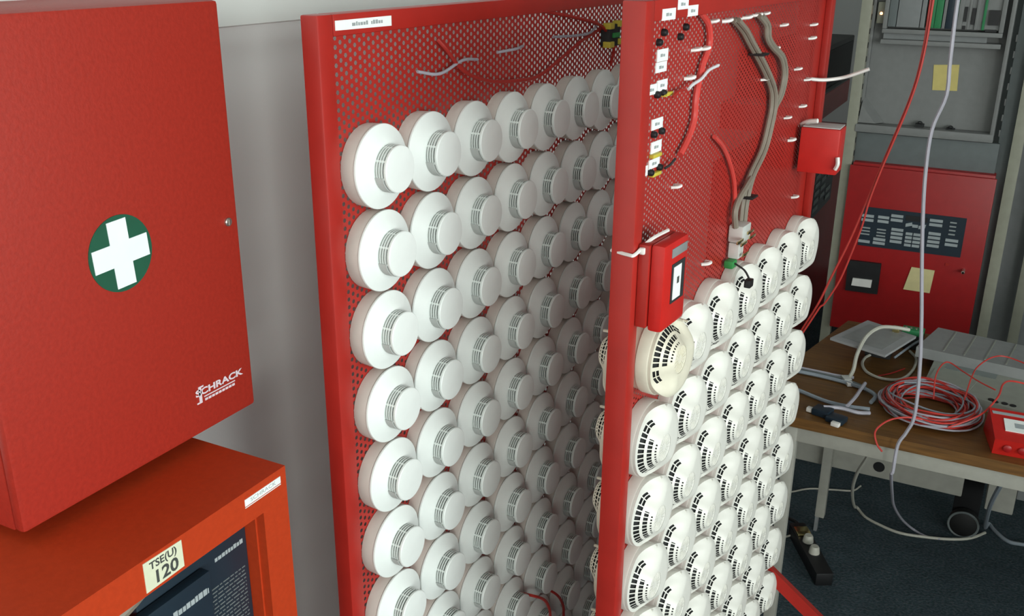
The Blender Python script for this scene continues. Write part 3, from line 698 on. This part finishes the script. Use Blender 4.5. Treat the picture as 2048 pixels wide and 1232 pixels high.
wire('floor_cable', 'short yellowish wire on the carpet beside the power strip end', [(.50,2.49,.004),(.56,2.50,.004),(.60,2.535,.01),(.622,2.575,.004)], .003, 'cable_beige', 'cable')

# ------------------------------------------------------------------ rack behind the table
def rack():
    t = thing('rack_frame', 'beige steel equipment rack with perforated uprights behind the table', 'rack', (.78, 3.1, 0))
    for x0, y0 in ((-.250, 0.0), (.205, 0.0), (-.250, .55), (.295, .20)):
        pst = MB().box(x0, x0+.030, y0, y0+.03, 0, 1.95, .001).build('upright', 'rack_beige', t)
        m = MB()
        if x0 < .29:
            xs = x0+.030 if x0 < 0 else x0
            for k in range(30):
                z = .42+k*.04
                m.box(xs-.0005, xs+.0005, y0+.008, y0+.022, z, z+.016)
            m.build('hole_row', 'vent_dark', pst)
    MB().box(.170, .2045, .035, .12, .3, 1.95, .001).build('side_rail', 'metal_darkgrey', t)
    for k in range(22):
        z = .45+k*.044; MB().box(.166, .172, .036, .05, z, z+.020, .002).build('cage_nut', 'metal_lightgrey', t)
    MB().box(-.22, .205, .56, .575, .1, 1.95).build('back_panel', 'metal_darkgrey', t)
    MB().box(.236, .52, .26, .275, .2, 1.95).build('side_panel', 'metal_grey', t)
    MB().box(-.250, .235, 0, .58, .01, .05, .002).build('base', 'rack_beige', t)
rack()
def enclosure():
    t = thing('card_enclosure', 'light grey open enclosure with plug-in cards at the top of the rack', 'enclosure', (.745, 3.10, 1.10))
    w = .185
    MB().box(-w, w, .05, .06, 0, .62).build('back_plate', 'metal_lightgrey', t)
    MB().box(-w-.004, w+.006, -.004, .05, -.004, .020, .004).box(-w-.004, -w+.008, .03, .05, 0, .62, .003).box(w-.006, w+.006, -.002, .05, 0, .62, .004).build('lip', 'metal_lightgrey', t)
    MB().add([(-w+.0, .048, .022), (-w+.07, .048, .022), (-w+.005, .048, .10), (-w, .012, .022), (-w+.05, .012, .022), (-w+.005, .012, .075)], [(0,1,2),(5,4,3),(0,3,4,1),(1,4,5,2),(2,5,3,0)]).build('gusset', 'metal_lightgrey', t)
    cg = MB().box(-.150, .168, .0, .045, .285, .298, .003).box(-.150, -.138, .0, .045, .298, .55, .002).box(.156, .168, .0, .045, .298, .55, .002).box(-.150, .168, .0, .045, .255, .268, .002).build('card_cage', 'metal_lightgrey', t)
    MB().box(-.146, .130, .020, .044, .2685, .2848).build('cable_channel', 'metal_grey', t)
    for x0, x1, m in ((-.137, -.115, 'metal_darkgrey'), (-.113, -.052, 'metal_grey'), (-.050, -.038, 'metal_grey'), (-.012, .006, 'pcb_green'), (-.030, -.013, 'pcb_green'), (.008, .016, 'metal_lightgrey'), (.017, .034, 'navy'), (.036, .046, 'pcb_green'), (.047, .060, 'metal_lightgrey'), (.073, .080, 'metal_lightgrey'), (.092, .100, 'metal_lightgrey'), (.111, .118, 'pcb_green')):
        MB().box(x0, x1, .004, .046, .304, .55, .001).build('plug_in_card', m, t)
    MB().box(.058, .073, .006, .046, .304, .55).build('slot', 'metal_lightgrey', t)
    for x, z0, z1 in ((.062, .325, .365), (.083, .318, .362), (.062, .304, .314)):
        MB().box(x, x+.008, .002, .006, z0, z1).build('slot_opening', 'black', t)
    MB().box(.074, .156, .010, .046, .304, .55).build('slot', 'metal_lightgrey', t)
    MB().box(.126, .152, .002, .010, .318, .358).build('socket', 'black', t)
    MB().box(.122, .150, .002, .010, .300, .306).build('socket', 'black', t)
    for x, z in ((-.148, .026), (-.012, .030), (.073, .024)):
        MB().lathe([(-.012, .006), (.0, .008), (.012, .006)], 12, axis='y', c=(x, .030, z)).box(x-.012, x+.012, .02, .04, .0205, z).build('cable_clip', 'black_soft', t)
    MB().lathe([(-.004, .004), (-.006, .002), (-.006, 0)], 12, axis='y', c=(-.161, .03, .338)).build('indicator_lamp', 'led_orange', t)
    MB().box(-.172, -.150, .026, .05, .31, .37, .002).build('lamp_bracket', 'rack_beige', t)
enclosure()
def note(label, pts, y, m, th=.0012):
    o = MB().add([(x, y+d, z) for d in (0, -th) for x, z in pts], [(0,1,2,3),(7,6,5,4),(0,4,5,1),(1,5,6,2),(2,6,7,3),(3,7,4,0)]).build('sticky_note', m)
    tag(o, label, 'note', 'sticky notes on the rack')
note('yellow sticky note on the grey enclosure at the top of the rack', [(.745,1.299),(.813,1.303),(.818,1.229),(.751,1.227)], 3.1495, 'paper_yellow')
tag(MB().box(.562, .955, 3.12, 3.14, 1.005, 1.092, .002).build('blank_panel', 'metal_darkgrey'), 'dark grey blank panel between enclosure and red control unit', 'panel')  # shade of the open gap, made as a solid dark sheet
def control_unit():
    t = thing('control_unit', 'red fire alarm control unit with dark keypad display in the rack', 'control panel', (.76, 3.08, .47))
    MB().box(-.195, .200, .012, .105, 0, .536, .004).build('housing', 'red_unit', t)
    d = MB().box(-.201, .205, 0, .0118, 0, .528, .003).build('door', 'red_unit', t)
    def L(P): return [(x-.76, z-.47) for x, z in P]
    def poly(P, y0, y1, name, m, par):
        return MB().add([(x, y, z) for y in (y0, y1) for x, z in L(P)], [(0,1,2,3),(7,6,5,4),(0,4,5,1),(1,5,6,2),(2,6,7,3),(3,7,4,0)]).build(name, m, par)
    k = poly([(.612,.875),(.905,.875),(.905,.755),(.612,.752)], 0, -.002, 'keypad', 'navy', d)
    def keys(x0, x1, z0, n, dz, m='print_grey', hgt=.0085):
        for i in range(n):
            z = z0-i*dz; poly([(x0, z), (x1, z), (x1, z-hgt), (x0, z-hgt)], -.002, -.0045, 'key', m, k)
    keys(.613, .648, .852, 2, .013); keys(.660, .692, .853, 2, .013); keys(.697, .731, .862, 2, .013); keys(.806, .842, .862, 2, .013)
    keys(.615, .642, .812, 3, .010, 'ink', .004); keys(.662, .688, .812, 3, .010, 'ink', .004)
    keys(.612, .646, .771, 1, .013); keys(.655, .690, .783, 2, .012)
    keys(.703, .737, .820, 4, .0125); keys(.745, .764, .812, 4, .0118, hgt=.008); keys(.767, .788, .812, 4, .0118, hgt=.008); keys(.808, .842, .822, 4, .0125); keys(.857, .892, .808, 2, .0135)
    keys(.862, .880, .860, 4, .012, 'ink', .004)
    poly([(.741,.838),(.758,.844),(.760,.834),(.741,.828)], -.002, -.004, 'key', 'print_grey', k); poly([(.760,.838),(.776,.838),(.776,.829),(.760,.829)], -.002, -.004, 'key', 'print_grey', k); poly([(.778,.836),(.798,.842),(.796,.830),(.778,.826)], -.002, -.004, 'key', 'print_grey', k)
    poly([(.738,.864),(.800,.864),(.800,.848),(.738,.848)], -.002, -.003, 'display_window', 'black', k)
    pr = poly([(.591,.702),(.689,.704),(.690,.605),(.594,.603)], 0, -.012, 'printer_module', 'black', d)
    poly([(.613,.648),(.670,.650),(.669,.625),(.611,.624)], -.012, -.018, 'paper_slot', 'tie_white', pr)
    o = MB().lathe([(-.030, .003), (-.028, .005), (0, .005)], 14, axis='y', c=(.160, 0, .248)).build('door_key', 'steel', d)
    poly([(.868,.733),(.878,.733),(.878,.724),(.868,.724)], 0, -.003, 'lock_cover', 'red_frame', d)
control_unit()
note('yellow sticky note on the door of the red control unit', [(.776,.706),(.842,.705),(.838,.632),(.762,.632)], 3.078, 'paper_yellow_pale', .002)

# ------------------------------------------------------------------ equipment along the left wall, far end
def far_units():
    t = thing('control_unit', 'red control cabinet with dark keypad on the far left wall, behind the front panel', 'control panel', (0, 4.1, 0))
    MB().box(.0005, .29, -.55, .60, 0, .86, .004).build('housing', 'red_unit', t)
    k = MB().box(.2902, .296, -.50, .35, .56, .83, .002).build('keypad', 'navy', t)
    for r in range(7):
        for c in range(6):
            if (r*5+c*3) % 7 == 0: continue
            y = -.46+c*.13; z = .81-r*.034; MB().box(.296, .300, y, y+.095, z-.018, z, .001).build('key', 'print_grey', k)
    t = thing('wall_box', 'red box with grey top on the far left wall, above the keypad cabinet', 'box', (0, 4.2, .98))
    MB().box(.0005, .30, -.60, .36, 0, .095, .003).build('housing', 'red_unit', t)
    MB().box(.001, .298, -.598, .358, .0952, .098, .001).build('top_plate', 'metal_grey', t)
    t = thing('monitor_box', 'black box on the shelf above the far red wall box', 'box', (0, 4.25, 1.0785))
    MB().box(.02, .28, -.50, .42, 0, .175, .006).build('case', 'black', t); MB().box(.2802, .284, -.46, .38, .02, .155, .002).build('front_panel', 'black_soft', t)
far_units()
